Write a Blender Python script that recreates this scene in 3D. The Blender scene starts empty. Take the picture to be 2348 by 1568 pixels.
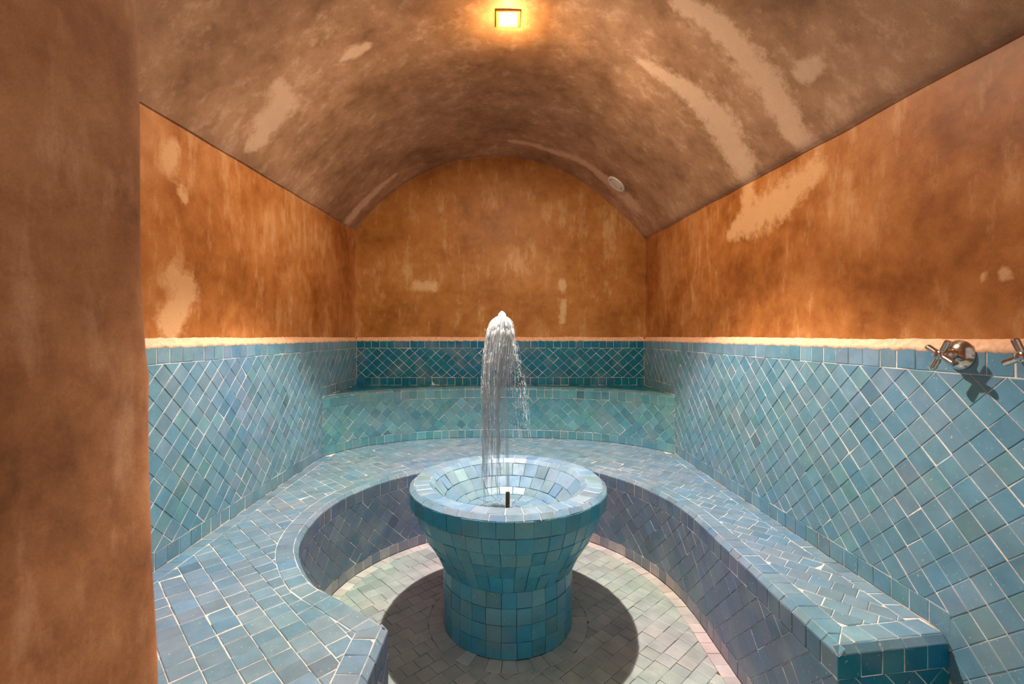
import bpy, bmesh, math, random
from mathutils import Vector, Matrix, noise
from mathutils.geometry import tessellate_polygon

R = random.Random(11)
T = 0.06                      # one glazed tile, in metres; all layout below is in tiles
sc = bpy.context.scene

# ------------------------------------------------------------------ camera
EYE = Vector((0, 0, 20.0))
FPX, VX, VY = 1043.3, 1143.0, 771.0
cam_d = bpy.data.cameras.new('camera'); cam = bpy.data.objects.new('camera', cam_d)
sc.collection.objects.link(cam); sc.camera = cam
cam.location = EYE * T; cam.rotation_euler = (math.pi/2, 0, 0)
cam_d.sensor_width = 36; cam_d.lens = 16
cam_d.shift_x = (1174-VX)/2348; cam_d.shift_y = -(784-VY)/2348
cam_d.clip_start = 0.02
cam_d.dof.use_dof = True; cam_d.dof.focus_distance = 2.0; cam_d.dof.aperture_fstop = 4.0

# ------------------------------------------------------------------ world, exposure
w = bpy.data.worlds.new('world'); sc.world = w; w.use_nodes = True
bg = w.node_tree.nodes['Background']
bg.inputs[0].default_value = (1.0, 0.95, 0.9, 1); bg.inputs[1].default_value = 0.5
vs = sc.view_settings
vs.view_transform = 'Standard'; vs.look = 'None'; vs.gamma = 1; vs.use_curve_mapping = False
vs.exposure = 0.0
LAMP = Vector((0.72, 34.1, 43.72))
LAMP_W = 240.0
GLASS_W = 30.0
GLOW_W = 5.0

# ------------------------------------------------------------------ helpers
COL = sc.collection
WLOC = {}
def lin(r, g, b):
    f = lambda c: (c/255/12.92) if c/255 <= .04045 else ((c/255+.055)/1.055)**2.4
    return (f(r), f(g), f(b))
def tag(o, label=None, cat=None, group=None, kind=None):
    if label: o['label'] = label
    if cat: o['category'] = cat
    if group: o['group'] = group
    if kind: o['kind'] = kind
    return o
def empty(name, p):
    o = bpy.data.objects.new(name, None); COL.objects.link(o)
    o.empty_display_size = .05
    o.location = Vector(p)*T; WLOC[o.name] = Vector(p)*T
    return o
def mesh_obj(name, V, F, mat, parent=None, smooth=False, tint=None, attrs=None, origin=None):
    V = [Vector(v)*T for v in V]
    if origin is None:
        lo = Vector([min(v[i] for v in V) for i in range(3)]); hi = Vector([max(v[i] for v in V) for i in range(3)])
        c = (lo+hi)/2
    else: c = Vector(origin)*T
    me = bpy.data.meshes.new(name)
    me.from_pydata([v-c for v in V], [], F)
    if tint is not None:
        a = me.attributes.new('tint', 'FLOAT_COLOR', 'POINT')
        a.data.foreach_set('color', [x for t in tint for x in (t[0], t[1], t[2], 1.0)])
    for k, vals in (attrs or {}).items():
        a = me.attributes.new(k, 'FLOAT', 'POINT'); a.data.foreach_set('value', vals)
    if smooth: me.polygons.foreach_set('use_smooth', [True]*len(me.polygons))
    me.materials.append(mat); me.update()
    o = bpy.data.objects.new(name, me); COL.objects.link(o)
    WLOC[o.name] = c
    if parent is not None:
        o.parent = parent; o.location = c - WLOC[parent.name]
    else: o.location = c
    return o

# ------------------------------------------------------------------ materials
def new_mat(name):
    m = bpy.data.materials.new(name); m.use_nodes = True
    nt = m.node_tree; b = nt.nodes['Principled BSDF']
    return m, nt, b
class N:
    def __init__(s, nt): s.nt = nt
    def n(s, t, **kw):
        x = s.nt.nodes.new(t)
        for k, v in kw.items(): setattr(x, k, v)
        return x
    def l(s, a, b): s.nt.links.new(a, b)
    def noise(s, vec, scale, detail=4, rough=.55, dist=0):
        x = s.n('ShaderNodeTexNoise'); x.inputs['Scale'].default_value = scale
        x.inputs['Detail'].default_value = detail; x.inputs['Roughness'].default_value = rough
        x.inputs['Distortion'].default_value = dist
        if vec is not None: s.l(vec, x.inputs['Vector'])
        return x.outputs['Fac']
    def ramp(s, fac, stops):
        x = s.n('ShaderNodeValToRGB'); e = x.color_ramp.elements
        while len(e) < len(stops): e.new(.5)
        for i, (p, c) in enumerate(stops):
            e[i].position = p; e[i].color = (*c, 1) if len(c) == 3 else c
        s.l(fac, x.inputs[0]); return x.outputs[0]
    def mix(s, fac, a, b, mode='MIX'):
        x = s.n('ShaderNodeMix', data_type='RGBA', blend_type=mode)
        for inp, v in ((x.inputs[0], fac), (x.inputs[6], a), (x.inputs[7], b)):
            if hasattr(v, 'is_linked'): s.l(v, inp)
            elif isinstance(v, tuple): inp.default_value = (*v, 1)
            else: inp.default_value = v
        return x.outputs[2]
    def math(s, op, a, b=0.0, clamp=False):
        x = s.n('ShaderNodeMath', operation=op, use_clamp=clamp)
        for inp, v in ((x.inputs[0], a), (x.inputs[1], b)):
            if hasattr(v, 'is_linked'): s.l(v, inp)
            else: inp.default_value = v
        return x.outputs[0]
    def bump(s, h, strength, dist, bsdf):
        x = s.n('ShaderNodeBump'); x.inputs['Strength'].default_value = strength
        x.inputs['Distance'].default_value = dist
        s.l(h, x.inputs['Height']); s.l(x.outputs[0], bsdf.inputs['Normal'])
    def pos(s, scale=None):
        g = s.n('ShaderNodeNewGeometry').outputs['Position']
        if scale is None: return g
        m = s.n('ShaderNodeMapping'); m.inputs['Scale'].default_value = scale
        s.l(g, m.inputs[0]); return m.outputs[0]

def plaster(name, dark, mid, light, pale, stretch=(1, 1, 1), rough=.5):
    m, nt, b = new_mat(name); q = N(nt)
    p = q.pos(stretch)
    big = q.noise(p, 2.4, 4, .62)
    fine = q.noise(p, 12, 5, .7)
    f = q.math('ADD', q.math('MULTIPLY', big, .62), q.math('MULTIPLY', fine, .38))
    c = q.ramp(f, [(.36, dark), (.5, mid), (.66, light)])
    # pale lime bloom, worn through in streaks
    st = q.noise(q.pos((stretch[0]*5, stretch[1]*5, stretch[2]*1.6)), 3.0, 5, .72)
    stm = q.ramp(q.math('MULTIPLY', st, q.math('ADD', big, .55)), [(.56, (0, 0, 0)), (.74, (1, 1, 1))])
    c = q.mix(q.math('MULTIPLY', stm, .45), c, pale)
    # repaired patches
    at = q.n('ShaderNodeAttribute', attribute_name='patch').outputs['Fac']
    jag = q.noise(q.pos(), 22, 5, .72)
    k = q.math('ADD', at, q.math('MULTIPLY', q.math('SUBTRACT', jag, .5), 1.7))
    pm = q.ramp(k, [(.12, (0, 0, 0)), (.62, (1, 1, 1))])
    c = q.mix(q.math('MULTIPLY', pm, .8), c, pale)
    grain = q.noise(q.pos(), 420, 1, .6)
    c = q.mix(.35, c, q.ramp(grain, [(.3, (.3, .3, .3)), (.7, (.7, .7, .7))]), 'OVERLAY')
    q.l(c, b.inputs['Base Color'])
    b.inputs['Roughness'].default_value = rough
    b.inputs['Specular IOR Level'].default_value = .35
    q.bump(q.noise(q.pos(), 16, 2, .7), .25, .005, b)
    return m
M = {}
M['wall'] = plaster('orange_tadelakt', lin(140, 78, 30), lin(178, 109, 52), lin(204, 138, 80), lin(226, 174, 122))
M['back'] = plaster('ochre_tadelakt', lin(152, 92, 34), lin(182, 118, 52), lin(202, 140, 76), lin(226, 186, 134))
M['vault'] = plaster('brown_tadelakt', lin(138, 100, 70), lin(174, 130, 96), lin(200, 154, 118), lin(230, 190, 156))
M['pier'] = plaster('jamb_tadelakt', lin(112, 66, 32), lin(160, 102, 60), lin(190, 132, 88), lin(206, 156, 118), (1, 1, 1), .85)

def glaze_mat():
    m, nt, b = new_mat('glazed_tile'); q = N(nt)
    c = q.n('ShaderNodeAttribute', attribute_name='tint').outputs['Color']
    p = q.pos()
    blot = q.noise(p, 13, 3, .6)
    c = q.mix(.4, c, q.ramp(blot, [(.3, (.36, .38, .39)), (.52, (.53, .53, .53)), (.72, (.72, .69, .67))]), 'OVERLAY')
    hue = q.noise(p, 7, 1, .5)
    c = q.mix(q.ramp(hue, [(.5, (0, 0, 0)), (.75, (.4, .4, .4))]), c, lin(132, 146, 150))
    # lime scale specks and scuffs
    sp = q.noise(p, 150, 2, .55)
    c = q.mix(q.ramp(sp, [(.69, (0, 0, 0)), (.75, (.75, .75, .75))]), c, lin(215, 210, 200))
    grain = q.noise(p, 600, 1, .6)
    c = q.mix(.3, c, q.ramp(grain, [(.3, (.36, .36, .36)), (.7, (.64, .64, .64))]), 'OVERLAY')
    q.l(c, b.inputs['Base Color'])
    r = q.ramp(blot, [(.3, (.24, .24, .24)), (.7, (.5, .5, .5))])
    q.l(r, b.inputs['Roughness'])
    b.inputs['Specular IOR Level'].default_value = .4
    q.bump(q.noise(p, 18, 1, .6), .3, .004, b)
    return m
M['tile'] = glaze_mat()
def simple(name, col, rough=.6, metal=0.0, bump=None, var=.25, scale=40):
    m, nt, b = new_mat(name); q = N(nt)
    f = q.noise(q.pos(), scale, 5, .65)
    d = tuple(x*(1-var) for x in col); l_ = tuple(min(1, x*(1+var)) for x in col)
    q.l(q.ramp(f, [(.35, d), (.65, l_)]), b.inputs['Base Color'])
    b.inputs['Roughness'].default_value = rough; b.inputs['Metallic'].default_value = metal
    if bump: q.bump(f, bump, .003, b)
    return m
M['grout'] = simple('lime_grout', lin(240, 222, 210), .85, 0, .5, .2, 60)
M['dirty'] = simple('dirty_grout', lin(120, 84, 62), .9, 0, .5, .4, 60)
M['damp'] = simple('damp_grout', lin(70, 84, 88), .8, 0, .5, .5, 50)
M['ledge'] = simple('lime_ledge', lin(236, 184, 146), .7, 0, .6, .18, 50)
M['chrome'] = simple('warm_chrome', (.62, .55, .5), .16, 1.0, None, .15, 120)  # warm tint stands in for the brown room it reflects
M['rust'] = simple('rusty_pipe', lin(112, 66, 40), .7, .3, .8, .45, 260)
M['white'] = simple('white_enamel', lin(225, 212, 196), .4, 0, None, .05, 30)
M['lampframe'] = simple('brass_frame', lin(190, 140, 80), .4, .3, None, .1, 60)
def emit(name, col, s):
    m = bpy.data.materials.new(name); m.use_nodes = True; nt = m.node_tree; nt.nodes.clear()
    e = nt.nodes.new('ShaderNodeEmission'); e.inputs[0].default_value = (*col, 1); e.inputs[1].default_value = s
    o = nt.nodes.new('ShaderNodeOutputMaterial'); nt.links.new(e.outputs[0], o.inputs[0]); return m
M['glow'] = emit('lamp_glow', (1, .86, .5), 26)
M['glow_dim'] = emit('lamp_amber', (1, .62, .04), 3)
def water(name, white, transp, gl=.08):
    m = bpy.data.materials.new(name); m.use_nodes = True; nt = m.node_tree; nt.nodes.clear(); q = N(nt)
    t = q.n('ShaderNodeBsdfTransparent'); t.inputs[0].default_value = (.97, .99, 1, 1)
    d = q.n('ShaderNodeBsdfDiffuse'); d.inputs[0].default_value = (*white, 1)
    tl = q.n('ShaderNodeBsdfTranslucent'); tl.inputs[0].default_value = (*white, 1)
    g = q.n('ShaderNodeBsdfGlossy'); g.inputs['Roughness'].default_value = .12
    # broken water scatters light all round, so its shading leans to the vertical
    gn = q.n('ShaderNodeNewGeometry').outputs['Normal']
    v1 = q.n('ShaderNodeVectorMath', operation='SCALE'); v1.inputs['Scale'].default_value = .4; q.l(gn, v1.inputs[0])
    sx = q.n('ShaderNodeSeparateXYZ'); q.l(gn, sx.inputs[0]); cx_ = q.n('ShaderNodeCombineXYZ'); q.l(q.math('SIGN', sx.outputs[2]), cx_.inputs[2])
    v2 = q.n('ShaderNodeVectorMath', operation='ADD'); q.l(v1.outputs[0], v2.inputs[0]); q.l(cx_.outputs[0], v2.inputs[1])
    v3 = q.n('ShaderNodeVectorMath', operation='NORMALIZE'); q.l(v2.outputs[0], v3.inputs[0])
    q.l(v3.outputs[0], d.inputs['Normal']); q.l(v3.outputs[0], tl.inputs['Normal'])
    m1 = q.n('ShaderNodeMixShader'); m1.inputs[0].default_value = .5; q.l(d.outputs[0], m1.inputs[1]); q.l(tl.outputs[0], m1.inputs[2])
    m2 = q.n('ShaderNodeMixShader'); m2.inputs[0].default_value = gl; q.l(m1.outputs[0], m2.inputs[1]); q.l(g.outputs[0], m2.inputs[2])
    m3 = q.n('ShaderNodeMixShader')
    f = q.noise(q.pos((60, 60, 9)), 1.0, 4, .6)
    lo, hi = transp
    q.l(q.ramp(f, [(.35, (lo,)*3), (.65, (hi,)*3)]), m3.inputs[0])
    q.l(m2.outputs[0], m3.inputs[1]); q.l(t.outputs[0], m3.inputs[2])
    o = q.n('ShaderNodeOutputMaterial'); q.l(m3.outputs[0], o.inputs[0]); return m
M['foam'] = water('foaming_water', (.97, .96, .95), (.5, .8))
M['fall'] = water('falling_water', (.98, .97, .97), (.55, .85))
M['core'] = water('jet_water', (.98, .98, .98), (.55, .8), .25)
M['drop'] = water('water_drops', (.95, .95, .95), (.1, .3), .3)
M['pool'] = water('basin_water', (.6, .65, .68), (.82, .97), .5)

# ------------------------------------------------------------------ 2D helpers
def clip(poly, p0, n):
    out = []
    for i in range(len(poly)):
        a, b = poly[i], poly[(i+1) % len(poly)]
        da = (a[0]-p0[0])*n[0]+(a[1]-p0[1])*n[1]; db = (b[0]-p0[0])*n[0]+(b[1]-p0[1])*n[1]
        if da >= 0: out.append(a)
        if (da > 0 and db < 0) or (da < 0 and db > 0):
            t = da/(da-db); out.append((a[0]+(b[0]-a[0])*t, a[1]+(b[1]-a[1])*t))
    return out
def area(p):
    return .5*sum(p[i][0]*p[(i+1) % len(p)][1]-p[(i+1) % len(p)][0]*p[i][1] for i in range(len(p)))
def clean(p):
    o = []
    for a in p:
        if not o or math.hypot(a[0]-o[-1][0], a[1]-o[-1][1]) > .02: o.append(a)
    while len(o) > 2 and math.hypot(o[0][0]-o[-1][0], o[0][1]-o[-1][1]) <= .02: o.pop()
    return o
def inset(p, d):
    """inset of a convex CCW polygon by clipping with its own shifted edges; d may depend on the edge"""
    q = list(p); df = d if callable(d) else None
    for i in range(len(p)):
        a, b = p[i], p[(i+1) % len(p)]
        l = math.hypot(b[0]-a[0], b[1]-a[1])
        if l < 1e-6: continue
        n = (-(b[1]-a[1])/l, (b[0]-a[0])/l)
        if df: d = df((b[0]-a[0])/l, (b[1]-a[1])/l)
        q = clip(q, (a[0]+n[0]*d, a[1]+n[1]*d), n)
        if len(q) < 3: return []
    return clean(q)
class Curve:
    """open polyline in plan with arclength and left-hand normals"""
    def __init__(s, pts, smooth=0):
        if smooth:
            o = []
            P = [pts[0]]+list(pts)+[pts[-1]]
            for i in range(1, len(P)-2):
                for k in range(smooth):
                    t = k/smooth
                    o.append(tuple(.5*((2*P[i][j])+(-P[i-1][j]+P[i+1][j])*t+(2*P[i-1][j]-5*P[i][j]+4*P[i+1][j]-P[i+2][j])*t*t+(-P[i-1][j]+3*P[i][j]-3*P[i+1][j]+P[i+2][j])*t**3) for j in (0, 1)))
            o.append(tuple(pts[-1])); pts = o
        s.p = [tuple(a) for a in pts]; s.u = [0]
        for a, b in zip(s.p, s.p[1:]): s.u.append(s.u[-1]+math.hypot(b[0]-a[0], b[1]-a[1]))
        s.L = s.u[-1]
        seg = [((b[0]-a[0]), (b[1]-a[1])) for a, b in zip(s.p, s.p[1:])]
        s.vn = []
        for i in range(len(s.p)):
            d = [0, 0]
            for k in (i-1, i):
                if 0 <= k < len(seg):
                    l = math.hypot(*seg[k]); d[0] += seg[k][0]/l; d[1] += seg[k][1]/l
            l = math.hypot(*d); s.vn.append((-d[1]/l, d[0]/l))
    def at(s, u, off=0.0):
        i = 0; lo, hi = 0, len(s.u)-2
        while lo < hi:
            mid = (lo+hi+1)//2
            if s.u[mid] <= u: lo = mid
            else: hi = mid-1
        i = lo
        t = (u-s.u[i])/(s.u[i+1]-s.u[i])
        a, b, na, nb = s.p[i], s.p[i+1], s.vn[i], s.vn[i+1]
        tc = max(0, min(1, t))
        n = (na[0]+(nb[0]-na[0])*tc, na[1]+(nb[1]-na[1])*tc)
        return (a[0]+(b[0]-a[0])*t+n[0]*off, a[1]+(b[1]-a[1])*t+n[1]*off)
    def near(s, c):
        best = None
        for i in range(len(s.p)-1):
            a, b = s.p[i], s.p[i+1]; dx, dy = b[0]-a[0], b[1]-a[1]; l2 = dx*dx+dy*dy
            t = max(0, min(1, ((c[0]-a[0])*dx+(c[1]-a[1])*dy)/l2))
            q = (a[0]+dx*t, a[1]+dy*t); d = math.hypot(c[0]-q[0], c[1]-q[1])
            if best is None or d < best[0]:
                l = math.sqrt(l2); best = (d, q, (-dy/l, dx/l))
        return best
def inside(poly, c):
    r = False
    for i in range(len(poly)):
        a, b = poly[i], poly[i-1]
        if (a[1] > c[1]) != (b[1] > c[1]) and c[0] < (b[0]-a[0])*(c[1]-a[1])/(b[1]-a[1])+a[0]: r = not r
    return r

# ------------------------------------------------------------------ tiles
PAL = {
 'wall':  [((96, 142, 150), 5), ((108, 146, 152), 5), ((86, 136, 152), 4), ((116, 144, 154), 4), ((104, 150, 142), 2), ((126, 144, 152), 3), ((68, 124, 152), 1)],
 'deep':  [((8, 116, 132), 5), ((4, 102, 126), 4), ((26, 122, 128), 3), ((4, 110, 144), 2), ((34, 110, 118), 2)],  # teal deepened for unlit surfaces; their shade is put into the colour
 'riser': [((84, 142, 148), 5), ((98, 152, 154), 4), ((68, 126, 138), 4), ((100, 156, 144), 3), ((86, 150, 162), 3), ((108, 142, 144), 3)],
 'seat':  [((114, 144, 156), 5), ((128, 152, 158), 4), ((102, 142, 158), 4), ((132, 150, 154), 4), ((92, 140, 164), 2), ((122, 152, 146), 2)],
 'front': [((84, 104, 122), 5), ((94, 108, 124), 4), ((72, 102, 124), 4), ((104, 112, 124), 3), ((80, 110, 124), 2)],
 'floor': [((170, 184, 168), 5), ((176, 186, 172), 4), ((166, 182, 168), 4), ((180, 186, 168), 3), ((166, 180, 170), 3)],
 'lime':  [((214, 202, 186), 4), ((204, 196, 182), 4), ((190, 188, 178), 3), ((220, 206, 190), 3)],
 'skirt': [((104, 112, 124), 4), ((150, 142, 140), 3), ((184, 166, 156), 3), ((92, 106, 120), 3)],
 'rim':   [((124, 162, 178), 5), ((138, 166, 174), 4), ((108, 152, 182), 3), ((136, 168, 158), 2), ((146, 162, 168), 3), ((84, 148, 190), 1)],
 'bowl':  [((48, 146, 164), 5), ((86, 154, 162), 4), ((24, 140, 168), 4), ((116, 158, 152), 2), ((92, 146, 152), 3)],  # saturated teal paints the look of shadow into the tile colour
}
def tile_tint(pal, c):
    L = PAL[pal]
    k = noise.noise(Vector(c)*.16)
    i = R.random()*.75+(.5+.5*k)*.25
    tot = sum(w_ for _, w_ in L); acc = 0
    for col, w_ in L:
        acc += w_/tot
        if i <= acc: break
    # neighbours differ a little in tone, now and then a lot
    g = 1+R.gauss(0, .05)+(R.choice((-.22, .2)) if R.random() < .05 else 0)
    mean = [sum(q[0][k]*q[1] for q in L)/tot for k in range(3)]
    col = lin(*(mean[k]+(col[k]-mean[k])*.45 for k in range(3)))
    # slow drift of hue across the whole surface
    h1 = noise.noise(Vector(c)*.11+Vector((7, 3, 1))); h2 = noise.noise(Vector(c)*.13+Vector((2, 9, 5)))
    return (col[0]*g*(1.03+.22*h2), col[1]*g*(1+.07*h1), col[2]*g*(1.12-.12*h1))
def project(P):
    d = P - EYE
    if d.y < .5: return None
    return (VX+FPX*d.x/d.y, VY-FPX*d.z/d.y)
def j_up(dx, dy):        # joints rising with u are open and grouted, the others nearly closed
    if dx*dy > .1: return R.uniform(.011, .027)
    if dx*dy < -.1: return R.uniform(.002, .016)
    return R.uniform(.010, .022)
def j_any(dx, dy): return R.choice((R.uniform(.005, .014), R.uniform(.012, .028), R.uniform(.012, .028)))
def j_tight(dx, dy): return R.uniform(.004, .018)
GAP = j_any
def make_tile(poly, surf, pal, gap=GAP, wob=.008, tilt=.012, lift=0.0):
    """returns verts, faces, tint, projected area for one hand-cut tile"""
    if area(poly) < 0: poly = poly[::-1]
    poly = clean(poly)
    if len(poly) < 3 or area(poly) < .03: return None
    p = inset(poly, gap)
    if len(p) < 3 or area(p) < .02: return None
    cu = sum(a[0] for a in p)/len(p); cv = sum(a[1] for a in p)/len(p)
    p = [(a[0]+R.uniform(-wob, wob), a[1]+R.uniform(-wob, wob)) for a in p]
    t = inset(p, .03)
    if len(t) != len(p): t = [(cu+(a[0]-cu)*.93, cv+(a[1]-cv)*.93) for a in p]
    ta, tb, h0 = R.gauss(0, tilt), R.gauss(0, tilt), lift+R.gauss(0, .008)
    n = len(p)
    V = [surf(a[0], a[1], -.06) for a in p]
    V += [surf(a[0], a[1], h0-.02+ta*(a[0]-cu)+tb*(a[1]-cv)) for a in p]
    V += [surf(a[0], a[1], h0+ta*(a[0]-cu)+tb*(a[1]-cv)) for a in t]
    F = []
    for r in (0, 1):
        for i in range(n):
            j = (i+1) % n; F.append((r*n+i, r*n+j, (r+1)*n+j, (r+1)*n+i))
    F.append(tuple(range(2*n, 3*n)))
    up = Vector(surf(cu, cv, 1))-Vector(surf(cu, cv, 0))
    V = [Vector(v) for v in V]
    nn = (V[2*n+1]-V[2*n]).cross(V[2*n+2]-V[2*n+1])
    if nn.dot(up) < 0: F = [f[::-1] for f in F]
    c = sum(V[2*n:], Vector())/n
    # how large it shows
    q = [project(v) for v in V[2*n:]]
    A = 0
    if all(q) and up.dot(EYE-c) > 0 and any(0 < x[0] < 2348 and 0 < x[1] < 1568 for x in q): A = abs(area(q))
    col = tile_tint(pal, c)
    return V, F, col, A
def lay(tiles, owner, name, limit=300, minpx=60.0, occl=None):
    """tiles -> the largest in view as objects, the rest as one joined part"""
    tiles = [t for t in tiles if t]
    def shown(t):
        if t[3] < minpx: return 0
        if occl and occl(t[0][-1]): return 0
        return t[3]
    tiles.sort(key=lambda t: -shown(t))
    V, F, C = [], [], []
    n = 0
    for t in tiles:
        if n < limit and shown(t) > 0:
            mesh_obj(name, t[0], t[1], M['tile'], owner, tint=[t[2]]*len(t[0])); n += 1
        else:
            b = len(V); V += t[0]; F += [tuple(i+b for i in f) for f in t[1]]; C += [t[2]]*len(t[0])
    if V:
        o = mesh_obj(name+'_remainder', V, F, M['tile'], owner, tint=C); o['kind'] = 'stuff'
    return n
def diamonds(u0, u1, v0, v1, s=1.0, ph=0.0):
    d = s*math.sqrt(2)
    # fit a whole number of rows between the borders
    k = max(1, round((v1-v0)/(d/2))); dv = (v1-v0)/k*2
    out = []
    for j in range(-1, k+2):
        vc = v0+j*dv/2
        i0 = int(math.floor((u0-ph)/d))-1; i1 = int(math.ceil((u1-ph)/d))+1
        for i in range(i0, i1+1):
            uc = ph+i*d+(d/2 if j % 2 else 0)
            p = [(uc-d/2, vc), (uc, vc-dv/2), (uc+d/2, vc), (uc, vc+dv/2)]
            for p0, n in (((u0, 0), (1, 0)), ((u1, 0), (-1, 0)), ((0, v0), (0, 1)), ((0, v1), (0, -1))):
                p = clip(p, p0, n)
                if len(p) < 3: break
            if len(p) >= 3: out.append(p)
    return out
def row(u0, u1, v0, v1, s=1.0, jit=.05):
    n = max(1, round((u1-u0)/s)); st = (u1-u0)/n
    e = [u0]+[u0+i*st+R.uniform(-jit, jit) for i in range(1, n)]+[u1]
    return [[(e[i], v0), (e[i+1], v0), (e[i+1], v1), (e[i], v1)] for i in range(n)]
def sheet(surf, u0, u1, v0, v1, nu, nv, h):
    V = [surf(u0+(u1-u0)*i/nu, v0+(v1-v0)*j/nv, h) for j in range(nv+1) for i in range(nu+1)]
    F = [(j*(nu+1)+i, j*(nu+1)+i+1, (j+1)*(nu+1)+i+1, (j+1)*(nu+1)+i) for j in range(nv) for i in range(nu)]
    a, b = Vector(surf((u0+u1)/2, (v0+v1)/2, 1)), Vector(surf((u0+u1)/2, (v0+v1)/2, 0))
    k = (nv//2)*(nu+1)+nu//2 if nv > 1 else nu//2
    f = F[(nv//2)*nu+nu//2]
    nn = (Vector(V[f[1]])-Vector(V[f[0]])).cross(Vector(V[f[2]])-Vector(V[f[1]]))
    if nn.dot(a-b) < 0: F = [x[::-1] for x in F]
    return V, F

# ------------------------------------------------------------------ room layout (tiles)
XL, XR, YB, YF = -18.8, 19.3, 60.3, 12.0
ZT, ZS, ZB = 19.45, 13.55, 7.15        # top of tiling, raised step, bench seat
PLO = .30                              # plaster sits behind the tile face
PROF = [(-18.9, 34.1), (-16.9, 36.6), (-13.2, 39.8), (-8.7, 42.3), (-4.3, 43.55), (-.75, 43.85), (2.5, 43.7), (5.6, 43.1), (9.7, 41.45), (12.4, 39.6), (15.1, 37.4), (17.7, 34.95), (19.4, 32.95)]
def prof(x):
    x = max(PROF[0][0], min(PROF[-1][0], x))
    for i in range(len(PROF)-1):
        if x <= PROF[i+1][0]: break
    a = PROF[max(i-1, 0)]; b = PROF[i]; c = PROF[i+1]; d = PROF[min(i+2, len(PROF)-1)]
    t = (x-b[0])/(c[0]-b[0])
    mb = (c[1]-a[1])/(c[0]-a[0]); mc = (d[1]-b[1])/(d[0]-b[0]); h = c[0]-b[0]
    return (2*t**3-3*t*t+1)*b[1]+(t**3-2*t*t+t)*h*mb+(-2*t**3+3*t*t)*c[1]+(t**3-t*t)*h*mc
def vault_z(x, y):
    k = (YB-y)
    drop = (.0455 if x < 0 else .0375)*k*min(1.0, abs(x)/19)**2.5
    return prof(x)-drop
def on_vault(px, py):
    d = Vector(((px-VX)/FPX, 1, (VY-py)/FPX)); y = 8.0
    while y < YB:
        p = EYE+d*y
        if p.z >= vault_z(p.x, y): return p
        y += .05
    return EYE+d*YB
def on_plane_x(px, py, X):
    return EYE+Vector(((px-VX)/FPX, 1, (VY-py)/FPX))*(X*FPX/(px-VX))
def on_plane_y(px, py, Y):
    return EYE+Vector(((px-VX)/FPX, 1, (VY-py)/FPX))*Y
def strokes(V, S):
    """lime repair strokes: list of (points, radii); 1 in the middle, falling to 0 at the edge and below beyond it"""
    out = []
    for v in V:
        v = Vector(v); best = -1.0
        for pts, rad in S:
            for i in range(len(pts)-1):
                a, b = pts[i], pts[i+1]; ab = b-a
                t = max(0, min(1, (v-a).dot(ab)/max(ab.length_squared, 1e-6)))
                r = rad[i]+(rad[i+1]-rad[i])*t
                best = max(best, 1-(v-(a+ab*t)).length/(r*1.35))
        out.append(max(best, -1.0))
    return out

# vault
nx, ny = 120, 130
V, F = [], []
Y0 = 6.0
for j in range(ny+1):
    y = Y0+(YB+.3-Y0)*j/ny
    for i in range(nx+1):
        a = -1+2*i/nx; s = math.copysign(abs(a)**.9, a)
        x = (XL-.18)*abs(s) if s < 0 else (XR+.28)*s
        z = vault_z(x, y)+.07*noise.noise(Vector((x*.25, y*.25, 3)))
        V.append((x, y, z))
for j in range(ny):
    for i in range(nx):
        a = j*(nx+1)+i; F.append((a, a+nx+1, a+nx+2, a+1))
on = on_vault
S = [([on(1468, 140), on(1530, 180), on(1590, 215), on(1655, 285), on(1690, 360), on(1715, 410)], [.45, .9, 1.2, 1.9, 1.6, 1.3]),
     ([on(1560, 5), on(1640, 50), on(1710, 130), on(1770, 210), on(1815, 290), on(1840, 330)], [.8, .9, 1.3, 1.3, 1.2, .8]),
     ([on(1840, 165), on(1870, 150)], [.7, .6]),
     ([on(785, 135), on(815, 118), on(838, 108)], [.35, .8, .5]),
     ([on(1170, 322), on(1260, 345), on(1350, 380), on(1400, 420), on(1450, 470)], [.5, .7, .8, 1.4, 1.6]),
     ([on(800, 505), on(830, 470), on(905, 402)], [1.2, 1.0, .5]),
     ([on(590, 320), on(650, 240), on(640, 200)], [1.2, 1.5, .8])]
ceiling = mesh_obj('ceiling', V, F, M['vault'], smooth=True, attrs={'patch': strokes(V, S)})
tag(ceiling, 'brown plastered barrel vault with pale repair streaks', kind='structure')

def wavy(surf, amp=.06):
    def f(u, v, h):
        p = Vector(surf(u, v, 0)); return Vector(surf(u, v, h+amp*noise.noise(p*.22)))
    return f
SL = lambda u, v, h: (XL+h, u, v)
SR = lambda u, v, h: (XR-h, u, v)
SB = lambda u, v, h: (u, YB-h, v)

# plaster faces of the three walls
def wall(name, surf, u0, u1, topf, nu, nv, mat, S, label):
    V = []
    sw = wavy(surf)
    for j in range(nv+1):
        for i in range(nu+1):
            u = u0+(u1-u0)*i/nu; v0 = ZT-.2
            v = v0+(topf(u)-v0)*j/nv
            V.append(tuple(sw(u, v, -PLO if v > ZT+.1 else -PLO)))
    F = [(j*(nu+1)+i, j*(nu+1)+i+1, (j+1)*(nu+1)+i+1, (j+1)*(nu+1)+i) for j in range(nv) for i in range(nu)]
    nn = (Vector(V[F[0][1]])-Vector(V[F[0][0]])).cross(Vector(V[F[0][2]])-Vector(V[F[0][1]]))
    if nn.dot(Vector(surf(0, 0, 1))-Vector(surf(0, 0, 0))) < 0: F = [x[::-1] for x in F]
    o = mesh_obj(name, V, F, mat, smooth=True, attrs={'patch': strokes(V, S)})
    return tag(o, label, kind='structure')
pr = lambda x, y: on_plane_x(x, y, XR+PLO)
pl = lambda x, y: on_plane_x(x, y, XL-PLO)
pb = lambda x, y: on_plane_y(x, y, YB+PLO)
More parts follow.
